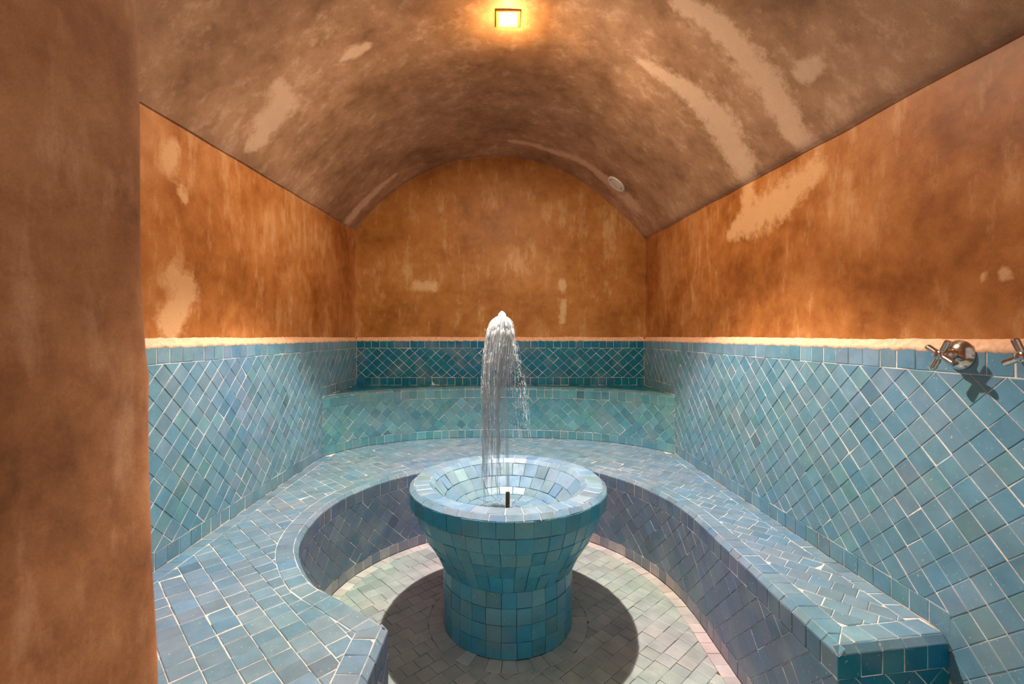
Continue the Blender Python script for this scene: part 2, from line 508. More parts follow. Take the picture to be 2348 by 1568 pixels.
wall_right = wall('wall_right', SR, Y0, YB+PLO+.3, lambda u: vault_z(XR, u)+.15, 150, 50, M['wall'],
   [([pr(1675, 535), pr(1720, 500), pr(1790, 460), pr(1870, 390)], [.7, 1.6, 1.5, .9]),
    ([pr(1715, 425), pr(1715, 500)], [.9, 1.2]),
    ([pr(2300, 625), pr(2310, 640)], [.25, .2]), ([pr(2252, 630), pr(2254, 640)], [.15, .15])],
   'orange plaster wall over pale teal diamond tiles, with two taps')
wall_left = wall('wall_left', SL, YF, YB+PLO+.3, lambda u: vault_z(XL, u)+.15, 130, 50, M['wall'],
   [([pl(385, 370), pl(400, 340)], [.9, .6]), ([pl(400, 640), pl(430, 655), pl(395, 740)], [1.1, 1.0, 1.2]),
    ([pl(420, 440), pl(425, 455)], [.5, .4])],
   'orange plaster wall over teal diamond tiles, beside the foreground jamb')
wall_back = wall('wall_back', SB, XL-PLO-.3, XR+PLO+.3, lambda u: vault_z(u, YB)+.15, 110, 60, M['back'],
   [([pb(955, 655), pb(995, 657)], [.75, .7]), ([pb(1288, 645), pb(1290, 662)], [.5, .6]), ([pb(1292, 690), pb(1290, 735)], [.45, .45])],
   'ochre plaster end wall under the vault arch over shaded teal tiles')

# sloped lime ledge along the top of the tiling
def ledge(surf, u0, u1, owner):
    n = int((u1-u0)/.16); V = []
    pts = ((ZT-.12, .03), (ZT-.04, .035), (ZT+.10, -.02), (ZT+.34, -.22), (ZT+.5, -PLO-.04))
    for i in range(n+1):
        u = u0+(u1-u0)*i/n
        jag = .10*noise.noise(Vector((u*1.7, 5, owner.location.x)))+.07*noise.noise(Vector((u*5.0, 1, 2)))
        for k, (v, h) in enumerate(pts):
            V.append(surf(u, v+(jag if k < 2 else jag*.4), h if k else -.02))
    m = len(pts); F = []
    for i in range(n):
        for k in range(m-1):
            a = i*m+k; F.append((a, a+m, a+m+1, a+1))
    nn = (Vector(V[F[2][1]])-Vector(V[F[2][0]])).cross(Vector(V[F[2][2]])-Vector(V[F[2][1]]))
    if nn.z < 0: F = [x[::-1] for x in F]
    mesh_obj('plaster_ledge', V, F, M['ledge'], owner, smooth=True)
ledge(SR, Y0, YB, wall_right); ledge(SL, YF, YB, wall_left); ledge(SB, XL, XR, wall_back)

# step and bench outlines in plan
ARC = Curve([(XL, 48.7), (-16.7, 52.1), (-13.5, 54.7), (-9, 56.8), (-4, 57.75), (.5, 57.95), (6, 57.5), (10, 56.6), (13.6, 55.2), (16.5, 53.1), (XR, 49.9)][::-1], 6)   # left-hand normal faces the room
CA = Curve([(-4.92, 20.37), (-5.05, 12.2)])
CB = Curve([(13.95, 18.7), (14.0, 24.0), (14.03, 29.0), (14.05, 32.6), (13.75, 35.6), (12.95, 38.3), (11.3, 41.6), (8.6, 44.6), (4.8, 46.4), (.6, 46.8), (-3.6, 46.0), (-7.6, 43.6), (-10.3, 40.9), (-12.2, 37.6), (-13.0, 34.4), (-13.0, 31.4), (-12.6, 29.0), (-11.7, 26.8), (-9.8, 24.1), (-7.6, 22.4), (-4.92, 20.37)], 6)
CC = Curve([(XR-.02, 19.45), (13.95, 18.7)])
# make every front normal point to the open floor
def facing(c, target):
    a, b = c.at(c.L/2), c.at(c.L/2, 1)
    if math.hypot(b[0]-target[0], b[1]-target[1]) > math.hypot(a[0]-target[0], a[1]-target[1]):
        return Curve(c.p[::-1])
    return c
ARC = facing(ARC, (0, 30)); CA = facing(CA, (5, 16)); CB = facing(CB, (.5, 33)); CC = facing(CC, (16, 10))

# ---- tiling on the walls
def grout_back(o_name, surf, u0, u1, v0, v1, owner, nu=8):
    V, F = sheet(surf, u0-.15, u1+.15, v0, v1, nu, 2, -.03); mesh_obj(o_name, V, F, M['grout'], owner)
def side_wall(surf, owner, ustep, uend, low, ph, limit):
    t, bt = [], []
    U = lambda a, b: (min(a, b), max(a, b))
    for p in diamonds(uend, YB, low+1, ZT-1, 1.0, ph):
        for q in (clip(p, (ustep, 0), (-1, 0)), clip(p, (ustep, 0), (1, 0))):
            if len(q) < 3 or abs(area(q)) < .03: continue
            if sum(a[0] for a in q)/len(q) > ustep: q = clip(q, (0, ZS+1), (0, 1))
            elif sum(a[0] for a in q)/len(q) > (19.4 if surf is SR else 0): q = clip(q, (0, ZB+1), (0, 1))
            if len(q) >= 3: t.append(make_tile(q, surf, 'wall', gap=j_up))
    for p in row(uend, YB, ZT-1, ZT): bt.append(make_tile(p, surf, 'wall'))
    for p in row(ustep, YB, ZS, ZS+1, .95): bt.append(make_tile(p, surf, 'wall'))
    for p in row(19.4 if surf is SR else uend, ustep, ZB, ZB+1): bt.append(make_tile(p, surf, 'wall'))
    grout_back('tile_bed', surf, uend, YB, 0, ZT, owner)
    lay(t, owner, 'diamond_tile', limit); lay(bt, owner, 'border_tile', 110, 40)
side_wall(SR, wall_right, 49.9, 8.0, 0.0, .3, 300)
side_wall(SL, wall_left, 48.7, YF, ZB, .1, 290)
t = [make_tile(p, SB, 'deep') for p in diamonds(XL, XR, ZS+1, ZT-1, 1.0, .2)]
b = [make_tile(p, SB, 'deep') for p in row(XL, XR, ZT-1, ZT)+row(XL, XR, ZS, ZS+1)]
grout_back('tile_bed', SB, XL, XR, 0, ZT, wall_back)
lay(t, wall_back, 'diamond_tile', 230, 40); lay(b, wall_back, 'border_tile', 80, 40)

# ------------------------------------------------------------------ curved fronts
def curve_surf(c):
    def f(u, v, h):
        x, y = c.at(u, h); return (x, y, v)
    return f
def cap_surf(c, z0, z1, w):
    """chamfer between the front face (z0) and the top (z1), w deep; v runs 0..1 up the slope"""
    L = math.hypot(w, z1-z0); nh, nz = (z1-z0)/L, w/L
    def f(u, v, h):
        x, y = c.at(u, -w*v+h*nh); return (x, y, z0+(z1-z0)*v+h*nz)
    return f, L
def flat(z): return lambda u, v, h: (u, v, z+h)
CH, CW = .30, .28          # chamfer height and depth
def edge_rows(c, ztop, trims, pal, s=1.0):
    """flat row of border tiles behind the chamfer, as polygons in plan, mitred by the trim lines"""
    out = []
    n = round(c.L/s); st = c.L/n
    for i in range(n):
        u0, u1 = i*st, (i+1)*st; um = (u0+u1)/2
        p = [c.at(u0, -CW), c.at(um, -CW), c.at(u1, -CW), c.at(u1, -CW-1), c.at(u0, -CW-1)]
        for p0, nn in trims:
            p = clip(p, p0, nn)
            if len(p) < 3: break
        if len(p) >= 3: out.append(make_tile(p, flat(ztop), pal))
    return out
def cap_rows(c, ztop, pal, s=1.0):
    f, L = cap_surf(c, ztop-CH, ztop, CW)
    g = lambda u, v, h: f(u, v/L, h)
    return [make_tile(p, g, pal, gap=j_any) for p in row(0, c.L, 0, L, s)], g, L
def mosaic(bounds, ztop, pal, poly, box, rot, gap=GAP, s=1.0):
    """running-bond squares turned by rot, cut to fit the bounds (curve, offset, side)"""
    ca, sa = math.cos(rot), math.sin(rot); out = []
    x0, y0, x1, y1 = box; cx, cy = (x0+x1)/2, (y0+y1)/2; rr = math.hypot(x1-x0, y1-y0)/2+2
    n = int(rr/s)
    for j in range(-n, n+1):
        off = R.uniform(0, 1)*.5+.25*(j % 2)
        e = [i*s+off*s+R.uniform(-.05, .05) for i in range(-n, n+2)]
        for i in range(len(e)-1):
            q = [(e[i], j*s), (e[i+1], j*s), (e[i+1], j*s+s), (e[i], j*s+s)]
            p = [(cx+a*ca-b_*sa, cy+a*sa+b_*ca) for a, b_ in q]
            c = (sum(a[0] for a in p)/4, sum(a[1] for a in p)/4)
            if not (x0-1 < c[0] < x1+1 and y0-1 < c[1] < y1+1): continue
            near_any = False; ok = True
            for crv, off_, side in bounds:
                d, qn, nn = crv.near(c)
                if d < abs(off_)+1.3:
                    near_any = True
                    nn = (nn[0]*side, nn[1]*side)
                    p = clip(p, (qn[0]+nn[0]*off_, qn[1]+nn[1]*off_), nn)
                    if len(p) < 3: ok = False; break
            if not ok or abs(area(p)) < .05: continue
            c = (sum(a[0] for a in p)/len(p), sum(a[1] for a in p)/len(p))
            if not inside(poly, c): continue
            out.append(make_tile(p, flat(ztop), pal, gap=gap))
    return out
def slab(name, poly, z, mat, owner):
    tri = tessellate_polygon([[Vector((p[0], p[1], 0)) for p in poly]])
    V = [(p[0], p[1], z) for p in poly]; F = []
    for t3 in tri:
        a, b_, c = (Vector(V[i]) for i in t3)
        F.append(tuple(t3) if (b_-a).cross(c-b_).z > 0 else tuple(t3)[::-1])
    return mesh_obj(name, V, F, mat, owner)
WL = Curve([(XL, YB), (XL, YF)]); WR = Curve([(XR, 6), (XR, YB)]); WB = Curve([(XR, YB), (XL, YB)])
WL = facing(WL, (0, 30)); WR = facing(WR, (0, 30)); WB = facing(WB, (0, 30))

# ---- raised step at the back
step = empty('raised_step', (0, 56, ZB))
tag(step, 'raised teal tiled step with a concave front along the back wall', 'step')
fs = curve_surf(ARC)
V, F = sheet(fs, 0, ARC.L, ZB, ZS-CH, 60, 1, -.045); riser = mesh_obj('riser', V, F, M['grout'], step, smooth=True)
cap, g, L = cap_rows(ARC, ZS, 'riser')
V, F = sheet(g, 0, ARC.L, 0, L, 60, 1, -.045); nosing = mesh_obj('nosing', V, F, M['grout'], step, smooth=True)
lay([make_tile(p, fs, 'riser') for p in diamonds(0, ARC.L, ZB+1, ZS-CH-1, 1.0, .4)], riser, 'diamond_tile', 250, 40)
lay([make_tile(p, fs, 'riser') for p in row(0, ARC.L, ZB, ZB+1)+row(0, ARC.L, ZS-CH-1, ZS-CH)], riser, 'border_tile', 100, 40)
lay(cap, nosing, 'nosing_tile', 60, 30)
top_poly = [ARC.at(ARC.L*i/60, -CW*.5) for i in range(61)]
top_poly = top_poly+([(XR, YB), (XL, YB)] if top_poly[-1][0] > 0 else [(XL, YB), (XR, YB)])
tread = slab('tread', top_poly, ZS-.045, M['grout'], step)
tt = edge_rows(ARC, ZS, [((XL, 0), (1, 0)), ((XR, 0), (-1, 0)), ((0, YB), (0, -1))], 'riser')
tt += mosaic([(ARC, CW+1, -1), (WB, 0, 1), (WL, 0, 1), (WR, 0, 1)], ZS, 'deep', top_poly, (XL, 48, XR, YB), math.radians(45))
lay(tt, tread, 'tread_tile', 60, 25)

# ---- horseshoe bench
bench = empty('horseshoe_bench', (15.5, 40, 0))
tag(bench, 'pale blue tiled bench curving round the fountain with grey-blue front', 'bench')
seat_poly = [CA.at(u) for u in ((0, CA.L) if CA.p[0][1] < CA.p[-1][1] else (CA.L, 0))]
cb = CB.p if CB.p[0][0] < 0 else CB.p[::-1]
cc = CC.p if CC.p[0][0] < CC.p[-1][0] else CC.p[::-1]
arc = ARC.p if ARC.p[0][0] > 0 else ARC.p[::-1]
front_line = seat_poly + list(cb)[1:] + list(cc)[1:]
full_seat = front_line + list(arc) + [(XL, YF)]
# seat bed pulled in by the chamfer
bedA = [CA.at(u, -CW) for u in ((0, CA.L) if CA.p[0][1] < CA.p[-1][1] else (CA.L, 0))]
bedB = [CB.at(CB.L*i/120, -CW) for i in range(121)]; bedB = bedB if bedB[0][0] < 0 else bedB[::-1]
bedC = [CC.at(u, -CW) for u in ((0, CC.L) if CC.p[0][0] < CC.p[-1][0] else (CC.L, 0))]
def miter(p1, p2, p3, p4):
    x1, y1, x2, y2, x3, y3, x4, y4 = *p1, *p2, *p3, *p4
    d = (x1-x2)*(y3-y4)-(y1-y2)*(x3-x4)
    a = x1*y2-y1*x2; b_ = x3*y4-y3*x4
    return ((a*(x3-x4)-(x1-x2)*b_)/d, (a*(y3-y4)-(y1-y2)*b_)/d)
mAB = miter(bedA[0], bedA[1], bedB[0], bedB[2]); mBC = miter(bedB[-3], bedB[-1], bedC[0], bedC[1])
seat_bed = [bedA[0], mAB]+bedB[1:-1]+[mBC, bedC[-1]]+list(arc)+[(XL, YF)]
seat = slab('seat', seat_bed, ZB-.028, M['grout'], bench)
cornAB, cornBC = cb[0], cb[-1]
def bis(corner, m):       # half plane split at a mitred corner; normal to the left of corner->mitre
    d = (m[0]-corner[0], m[1]-corner[1]); return (corner, (-d[1], d[0]))
hAB = bis(cornAB, mAB); hBC = bis(cornBC, mBC)
def keep(h, ref): 
    s = (ref[0]-h[0][0])*h[1][0]+(ref[1]-h[0][1])*h[1][1]
    return h if s > 0 else (h[0], (-h[1][0], -h[1][1]))
wl, wr = ((XL, 0), (1, 0)), ((XR, 0), (-1, 0))
rA = edge_rows(CA, ZB, [keep(hAB, (-8, 14))], 'seat')
def sel_rows(c, tests, pal):
    out = []
    n = round(c.L/1.0); st = c.L/n
    for i in range(n):
        u0, u1 = i*st, (i+1)*st
        p = [c.at(u0, -CW), c.at((u0+u1)/2, -CW), c.at(u1, -CW), c.at(u1, -CW-1), c.at(u0, -CW-1)]
        for corner, hp in tests:
            if math.hypot(p[0][0]-corner[0], p[0][1]-corner[1]) < 5 : p = clip(p, *hp)
            if len(p) < 3: break
        if len(p) >= 3: out.append(make_tile(p, flat(ZB), pal))
    return out
rB = sel_rows(CB, [(cornAB, keep(hAB, (-8, 23))), (cornBC, keep(hBC, (14.5, 24)))], 'seat')
rC = sel_rows(CC, [(cornBC, keep(hBC, (18, 19.5)))], 'seat')
wlr = [make_tile([(XL, p[0][0]), (XL, p[1][0]), (XL+.85, p[1][0]), (XL+.85, p[0][0])], flat(ZB), 'seat') for p in row(YF, 48.7, 0, 1)]
wrr = [make_tile([(XR, p[0][0]), (XR, p[1][0]), (XR-.85, p[1][0]), (XR-.85, p[0][0])], flat(ZB), 'seat') for p in row(20.8, 49.9, 0, 1)]
behind_rim = lambda v: False
field = mosaic([(CA, CW+1, -1), (CB, CW+1, -1), (CC, CW+1, -1), (WL, .85, 1), (WR, .85, 1), (ARC, 0, 1)], ZB, 'seat', full_seat, (XL, YF, XR, 59), math.radians(-45))
lay(field, seat, 'seat_tile', 300, 60); lay(rA+rB+rC+wlr+wrr, seat, 'border_tile', 150, 50)
fB, fA, fC = curve_surf(CB), curve_surf(CA), curve_surf(CC)
allcap, nV, nF = [], [], []
for c in (CA, CB, CC):
    caps, g, L = cap_rows(c, ZB, 'seat'); allcap += caps
    V, F = sheet(g, 0, c.L, 0, L, 120 if c is CB else 4, 1, -.045)
    F = [tuple(i+len(nV) for i in f) for f in F]; nV += V; nF += F
nose = mesh_obj('nosing', nV, nF, M['grout'], bench, smooth=False)
lay(allcap, nose, 'nosing_tile', 100, 40)
fV, fF = [], []
ft, fb = [], []
for c, f in ((CA, fA), (CB, fB), (CC, fC)):
    V, F = sheet(f, 0, c.L, 0, ZB-CH, 120 if c is CB else 4, 1, -.034)
    fF += [tuple(i+len(fV) for i in q) for q in F]; fV += V
    pl_ = 'deep' if c is CC else 'front'  # end face takes the deepened teal, so its shadow is painted in
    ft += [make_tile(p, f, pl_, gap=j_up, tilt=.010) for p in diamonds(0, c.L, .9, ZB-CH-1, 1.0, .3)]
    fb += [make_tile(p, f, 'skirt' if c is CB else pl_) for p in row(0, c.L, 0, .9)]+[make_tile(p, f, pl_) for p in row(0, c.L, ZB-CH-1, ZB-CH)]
front = mesh_obj('front', fV, fF, M['grout'], bench)
def hid(v):    # behind the fountain as seen from the camera
    q = project(Vector(v)); return q and 960 < q[0] < 1370 and v[1] > 36
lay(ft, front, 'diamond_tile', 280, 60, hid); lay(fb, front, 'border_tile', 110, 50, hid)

# ------------------------------------------------------------------ floor
FX, FY = .66, 32.6
floor_poly = [(XL, 2), (-5.05, 2)] + [p for p in front_line] + [(XR, 2)]
fl = slab('floor', [(XL-.2, -30), (XR+.2, -30), (XR+.2, YB), (XL-.2, YB)], -.045, M['dirty'], None)
tag(fl, 'pale green tiled floor round the fountain', kind='structure')
fpoly = [(-5.05, 2)]+front_line+[(XR, 2)]
RING = Curve([(FX+5.6*math.cos(a*math.pi/24), FY+5.6*math.sin(a*math.pi/24)) for a in range(49)])
RING = RING if math.hypot(RING.at(1, 1)[0]-FX, RING.at(1, 1)[1]-FY) > 5.6 else Curve(RING.p[::-1])
ff = mosaic([(CA, 0, 1), (CB, .9, 1), (CC, 0, 1), (WR, 0, 1), (RING, 0, 1)], 0, 'floor', fpoly, (-14, 2, XR, 47), math.radians(42), gap=j_tight)
ff = [q for q in ff if q and math.hypot(q[0][-1].x-FX, q[0][-1].y-FY) > 5.2]
rg = []
nr = 34
for i in range(nr):
    a0, a1 = 2*math.pi*i/nr, 2*math.pi*(i+1)/nr
    P = lambda a, r: (FX+r*math.cos(a), FY+r*math.sin(a))
    rg.append(make_tile([P(a0, 4.5), P(a0, 5.6), P((a0+a1)/2, 5.62), P(a1, 5.6), P(a1, 4.5)], flat(0), 'floor', gap=j_tight))
n = round(CB.L)
for i in range(n):
    u0, u1 = CB.L*i/n, CB.L*(i+1)/n
    rg.append(make_tile([CB.at(u0, 0), CB.at(u0, .9), CB.at(u1, .9), CB.at(u1, 0)], flat(0), 'lime', gap=j_tight))
def hid2(v):
    q = project(Vector(v)); return q and 1010 < q[0] < 1320 and v[1] > 31
lay(ff, fl, 'floor_tile', 270, 80, hid2); lay(rg, fl, 'border_tile', 80, 60, hid2)

# ------------------------------------------------------------------ front jamb at the left edge of the picture
EDGE = [(0, -8.40), (10.8, -8.45), (14.9, -8.56), (19.0, -8.60), (19.9, -8.74), (21.5, -8.84), (28.9, -9.0), (46, -9.3)]
def edge_x(z):
    for a, b_ in zip(EDGE, EDGE[1:]):
        if z <= b_[0]:
            t = (z-a[0])/(b_[0]-a[0]); t = t*t*(3-2*t); return a[1]+(b_[1]-a[1])*t
    return EDGE[-1][1]
YJ = 12.0
outl = [(0, 1.0)]+[(0, 1.0+i*.7) for i in range(1, 14)]
rr_ = 1.1
outl = [(0, 1.0+i*(YJ-rr_-1.0)/16) for i in range(17)]+[(-rr_+rr_*math.cos(a*math.pi/20), YJ-rr_+rr_*math.sin(a*math.pi/20)) for a in range(1, 11)]+[(-rr_-i*1.2, YJ) for i in range(1, 9)]+[(-13, YJ), (-13, 1.0)]
zs = [i*46/80 for i in range(81)]
V = [(edge_x(z)+x+.12*noise.noise(Vector((y*.3, z*.2, 4)))*(1 if i < 28 else 0), y, z) for z in zs for i, (x, y) in enumerate(outl)]
m_ = len(outl); F = []
for j in range(80):
    for i in range(m_):
        k = (i+1) % m_; F.append((j*m_+i, j*m_+k, (j+1)*m_+k, (j+1)*m_+i))
F = [f[::-1] for f in F] if (Vector(V[F[0][1]])-Vector(V[F[0][0]])).cross(Vector(V[F[0][2]])-Vector(V[F[0][1]])).x < 0 else F
jamb = mesh_obj('wall_front', V, F, M['pier'], smooth=True, attrs={'patch': [-1.0]*len(V)})
tag(jamb, 'brown plastered door jamb with rounded edge filling the left of the picture', kind='structure')

# ------------------------------------------------------------------ fountain
fo = empty('tiled_fountain', (FX, FY, 0))
tag(fo, 'blue tiled pedestal fountain with a wide round basin in the middle of the floor', 'fountain')
def rev(profile, n=72):
    V = [(FX+r*math.cos(2*math.pi*i/n), FY+r*math.sin(2*math.pi*i/n), z) for r, z in profile for i in range(n)]
    F = [(j*n+i, j*n+(i+1) % n, (j+1)*n+(i+1) % n, (j+1)*n+i) for j in range(len(profile)-1) for i in range(n)]
    return V, F
GI = .06
V, F = rev([(4.53-GI, -.045), (4.55-GI, 4.2)])
ped = mesh_obj('pedestal', V, F, M['damp'], fo, smooth=True)
V, F = rev([(4.55-GI, 4.15), (4.64-GI, 4.25), (5.25-GI, 5.4), (5.87-GI, 6.4), (6.32-GI, 7.35), (6.66-GI, 8.38), (6.74, 8.42), (6.9-GI, 8.5), (6.95-GI, 9.52-.03)])
bas = mesh_obj('basin', V, F, M['damp'], fo, smooth=False)
V, F = rev([(6.95-GI, 9.52-.03), (6.6-.02, 9.82-.035), (5.55, 9.82-.035), (5.15+.03, 9.5-.035)])
rimb = mesh_obj('rim', V, F, M['grout'], fo, smooth=False)
V, F = rev([(5.15+.03, 9.5-.035), (4.45+.03, 8.7-GI), (3.75+.02, 8.0-GI), (3.2, 7.6-GI), (0.01, 7.6-GI)])
lining = mesh_obj('basin_lining', V, F, M['damp'], fo, smooth=False)
def rrow(p0, p1, pal, out=1, s=1.0, tilt=.014, phase=0.0, gap=j_tight):
    (r0, z0), (r1, z1) = p0, p1
    L = math.hypot(r1-r0, z1-z0); rm = (r0+r1)/2
    nr_, nz_ = (z0-z1)/L, (r1-r0)/L
    # outward normal of the surface
    nr_, nz_ = (nr_*out, nz_*out)
    def f(u, v, h):
        th = u/rm+phase; k = v/L
        r = r0+(r1-r0)*k+nr_*h; z = z0+(z1-z0)*k+nz_*h
        return (FX+r*math.cos(th), FY+r*math.sin(th), z)
    return [make_tile(p, f, pal, tilt=tilt, wob=.012, gap=gap) for p in row(0, 2*math.pi*rm, 0, L, s, .04)]
# normals: for a row going down the outside (z falls) nr>0 with out=1
ptiles = []
for k in range(4): ptiles += rrow((4.55, 4.2-1.05*k), (4.55, 4.2-1.05*(k+1)), 'bowl', 1, 2*math.pi*4.55/29, .014, .05)
lay(ptiles, ped, 'pedestal_tile', 70, 120)
btiles = rrow((6.95, 9.52), (6.9, 8.5), 'bowl', 1, 2*math.pi*6.925/41)
for a, b_ in (((6.66, 8.38), (6.32, 7.35)), ((6.32, 7.35), (5.87, 6.4)), ((5.87, 6.4), (5.25, 5.4)), ((5.25, 5.4), (4.64, 4.22))):
    btiles += rrow(a, b_, 'bowl', 1, 2*math.pi*(a[0]+b_[0])/2/41, .03, .02)
lay(btiles, bas, 'bowl_tile', 110, 120)
rt = rrow((6.6, 9.82), (6.95, 9.52), 'rim', 1, .98, .014, 0, j_any)+rrow((5.55, 9.82), (6.6, 9.82), 'rim', 1, .98, .014, 0, j_any)
def up_ok(t): return t
lay(rt, rimb, 'rim_tile', 90, 60)
it = rrow((5.15, 9.5), (5.55, 9.82), 'rim', 1, .95)+rrow((4.45, 8.7), (5.15, 9.5), 'rim', 1, 1.0, .03)+rrow((3.75, 8.0), (4.45, 8.7), 'rim', 1, 1.0, .03, .1)+rrow((3.2, 7.6), (3.75, 8.0), 'rim', 1, 1.0, .03, .3)
P = lambda a, r: (FX+r*math.cos(a), FY+r*math.sin(a))
for r0, r1, n in ((2.1, 3.2, 16), (1.0, 2.1, 10), (.25, 1.0, 6)):
    for i in range(n):
        a0, a1 = 2*math.pi*i/n, 2*math.pi*(i+1)/n
        it.append(make_tile([P(a0, r0), P(a0, r1), P((a0+a1)/2, r1), P(a1, r1), P(a1, r0)], flat(7.6), 'rim'))
lay(it, lining, 'basin_tile', 90, 60)
V, F = rev([(3.42, 7.72), (2.0, 7.72), (.2, 7.72)], 48)
V = [(x, y, z+.03*noise.noise(Vector((x*2.5, y*2.5, 0)))) for x, y, z in V]
tag(mesh_obj('basin_water', V, F[::1], M['pool'], fo, smooth=True), 'shallow clear water in the basin')
# nozzle pipe
def tube(path, rad, n=10, closed=True, lump=0.0, seed=0):
    V, F = [], []
    for i, p in enumerate(path):
        p = Vector(p); a = Vector(path[max(i-1, 0)]); b_ = Vector(path[min(i+1, len(path)-1)]); d = (b_-a).normalized()
        x = d.orthogonal().normalized() if abs(d.z) < .95 else Vector((1, 0, 0)); x = (x-d*x.dot(d)).normalized(); y = d.cross(x)
        r = rad[i] if isinstance(rad, (list, tuple)) else rad
        for k in range(n):
            t = 2*math.pi*k/n
            q = r*(1+lump*noise.noise(Vector((math.cos(t)*1.5, math.sin(t)*1.5, i*.5+seed))))
            V.append(tuple(p+x*q*math.cos(t)+y*q*math.sin(t)))
    for i in range(len(path)-1):
        for k in range(n): F.append((i*n+k, i*n+(k+1) % n, (i+1)*n+(k+1) % n, (i+1)*n+k))
    if closed: F += [tuple(range(n))[::-1], tuple((len(path)-1)*n+k for k in range(n))]
    return V, F
V, F = tube([(FX, FY, 7.55), (FX, FY, 8.75), (FX, FY, 8.83), (FX, FY, 8.83), (FX, FY, 8.6)], [.15, .15, .15, .1, .1], 16)
tag(mesh_obj('nozzle', V, F, M['rust'], fo, smooth=False), 'rusty brown nozzle pipe')

# ------------------------------------------------------------------ water jet
AX = Vector((.26, FY+.15, 21.7))
wj = empty('water_jet', (FX, FY, 8.83))
tag(wj, 'white water jet rising from the nozzle and falling back into the basin', 'water jet')
path = [(FX+(AX.x-FX)*(t/24)**1.6, FY+.15*(t/24), 8.8+(21.0-8.8)*t/24) for t in range(25)]
V, F = tube(path, [.12+.04*t/24 for t in range(25)], 10, True, .08, 3)
mesh_obj('stream', V, F, M['core'], wj, smooth=True)
# crown: the lumpy head where the jet turns over
V, F = [], []
nr2 = 36
crown = [(.02, 21.80), (.14, 21.74), (.24, 21.58), (.31, 21.38), (.35, 21.15), (.33, 20.9), (.26, 20.7), (.18, 20.55)]
for j, (r, z) in enumerate(crown):
    for i in range(nr2):
        t = 2*math.pi*i/nr2
        lobe = .20*noise.noise(Vector((math.cos(t)*2.2, math.sin(t)*2.2, j*.3)))+.14*noise.noise(Vector((math.cos(t)*6, math.sin(t)*6, j*.6)))
        q = r*(1.0+lobe*1.6)
        V.append((AX.x+q*math.cos(t), AX.y+q*math.sin(t), z+.1*noise.noise(Vector((math.cos(t)*4, math.sin(t)*4, j)))))
for j in range(len(crown)-1):
    for i in range(nr2):
        F.append((j*nr2+i, (j+1)*nr2+i, (j+1)*nr2+(i+1) % nr2, j*nr2+(i+1) % nr2))
mesh_obj('crown', V, F, M['foam'], wj, smooth=True)
# threads that bend over at the head and fall straight down
V, F = [], []
for k in range(205):
    head = k >= 125
    a = R.uniform(0, 2*math.pi); reach = math.sqrt(R.uniform(.3, 1))*1.04
    right = math.cos(a) > .35
    z0 = 21.72-.25*reach+R.uniform(-.12, .08)
    z1 = R.uniform(16.8, 19.0) if right else R.choice((R.uniform(8.3, 12), R.uniform(10, 16)))
    if head: z1 = z0-R.uniform(.9, 3.2)
    lean = -.38*R.uniform(.6, 1.2); late = R.uniform(.3, .75)
    r0 = R.uniform(.03, .075)*(1.15 if z1 > 15 else 1)
    def where(fall, off=0.0):
        rr2 = reach*(1-math.exp(-fall/late))+.05
        return (AX.x+(rr2+off)*math.cos(a)+lean*min(1, fall/4), AX.y+(rr2+off)*math.sin(a), z0-fall)
    f0 = 0.0; first = True
    while f0 < z0-z1:                       # the thread breaks into slipping lengths
        ln = R.uniform(1.0, 1.5) if first else R.uniform(.7, 2.2)
        off = 0 if first else R.uniform(-.16, .12); rs = r0*((.9 if head else .45) if first else R.uniform(.6, 1.25))
        fade = 1-.55*f0/(z0-8.3)
        pts = [where(f0+ln*i/8, off) for i in range(9)]
        rad = [max(.004, rs*fade*(math.sin(math.pi*min(1, (.12+.85*(i/8)**.75)))**.7)) for i in range(9)]
        a_, b_ = tube(pts, rad, 6); o = len(V); V += a_; F += [tuple(i+o for i in f) for f in b_]
        f0 += ln*(.75 if first else R.uniform(.7, 1.25)); first = False
for k in range(90):       # spray thrown to the right
    z0 = R.uniform(19.6, 20.9); vx = R.uniform(.7, 2.0); pts, rad = [], []
    dy = R.uniform(-.5, .5); t0 = R.uniform(.2, .85)
    for i in range(6):
        t = t0+i*R.uniform(.012, .02); pts.append((AX.x+.4+vx*t, AX.y+dy*t, z0+.4*t-9.5*t*t)); rad.append(R.uniform(.008, .022)*(1 if 0 < i < 5 else .4))
    a_, b_ = tube(pts, rad, 5); o = len(V); V += a_; F += [tuple(i+o for i in f) for f in b_]
tag(mesh_obj('falling_strands', V, F, M['fall'], wj, smooth=True), kind='stuff')
# droplets
V, F = [], []
ico = [(0, 0, 1), (.9, 0, 0), (0, .9, 0), (-.9, 0, 0), (0, -.9, 0), (0, 0, -1)]
icf = [(0, 1, 2), (0, 2, 3), (0, 3, 4), (0, 4, 1), (5, 2, 1), (5, 3, 2), (5, 4, 3), (5, 1, 4)]
for k in range(900):
    t = R.uniform(.1, 1.05); m = R.random()
    if m < .5:
        vx = R.uniform(.3, 2.1); p = (AX.x+.35+vx*t, AX.y+R.uniform(-.6, .6)*t, 20.6+R.uniform(-.4, .5)-9.8*t*t)
    elif m < .8: p = (AX.x+R.uniform(-1.3, .7), AX.y+R.uniform(-.9, .9), R.uniform(8.5, 20.6))
    else:
        a = R.uniform(0, 6.28); r = R.uniform(0, 3.0); p = (FX+r*math.cos(a), FY+r*math.sin(a), 7.75+abs(R.gauss(0, .35)))
    if p[2] < 7.8: continue
    s = R.uniform(.012, .034); o = len(V)
    V += [(p[0]+x*s, p[1]+y*s, p[2]+z*s*1.5) for x, y, z in ico]; F += [tuple(i+o for i in f) for f in icf]
tag(mesh_obj('droplets', V, F, M['drop'], wj, smooth=True), kind='stuff')

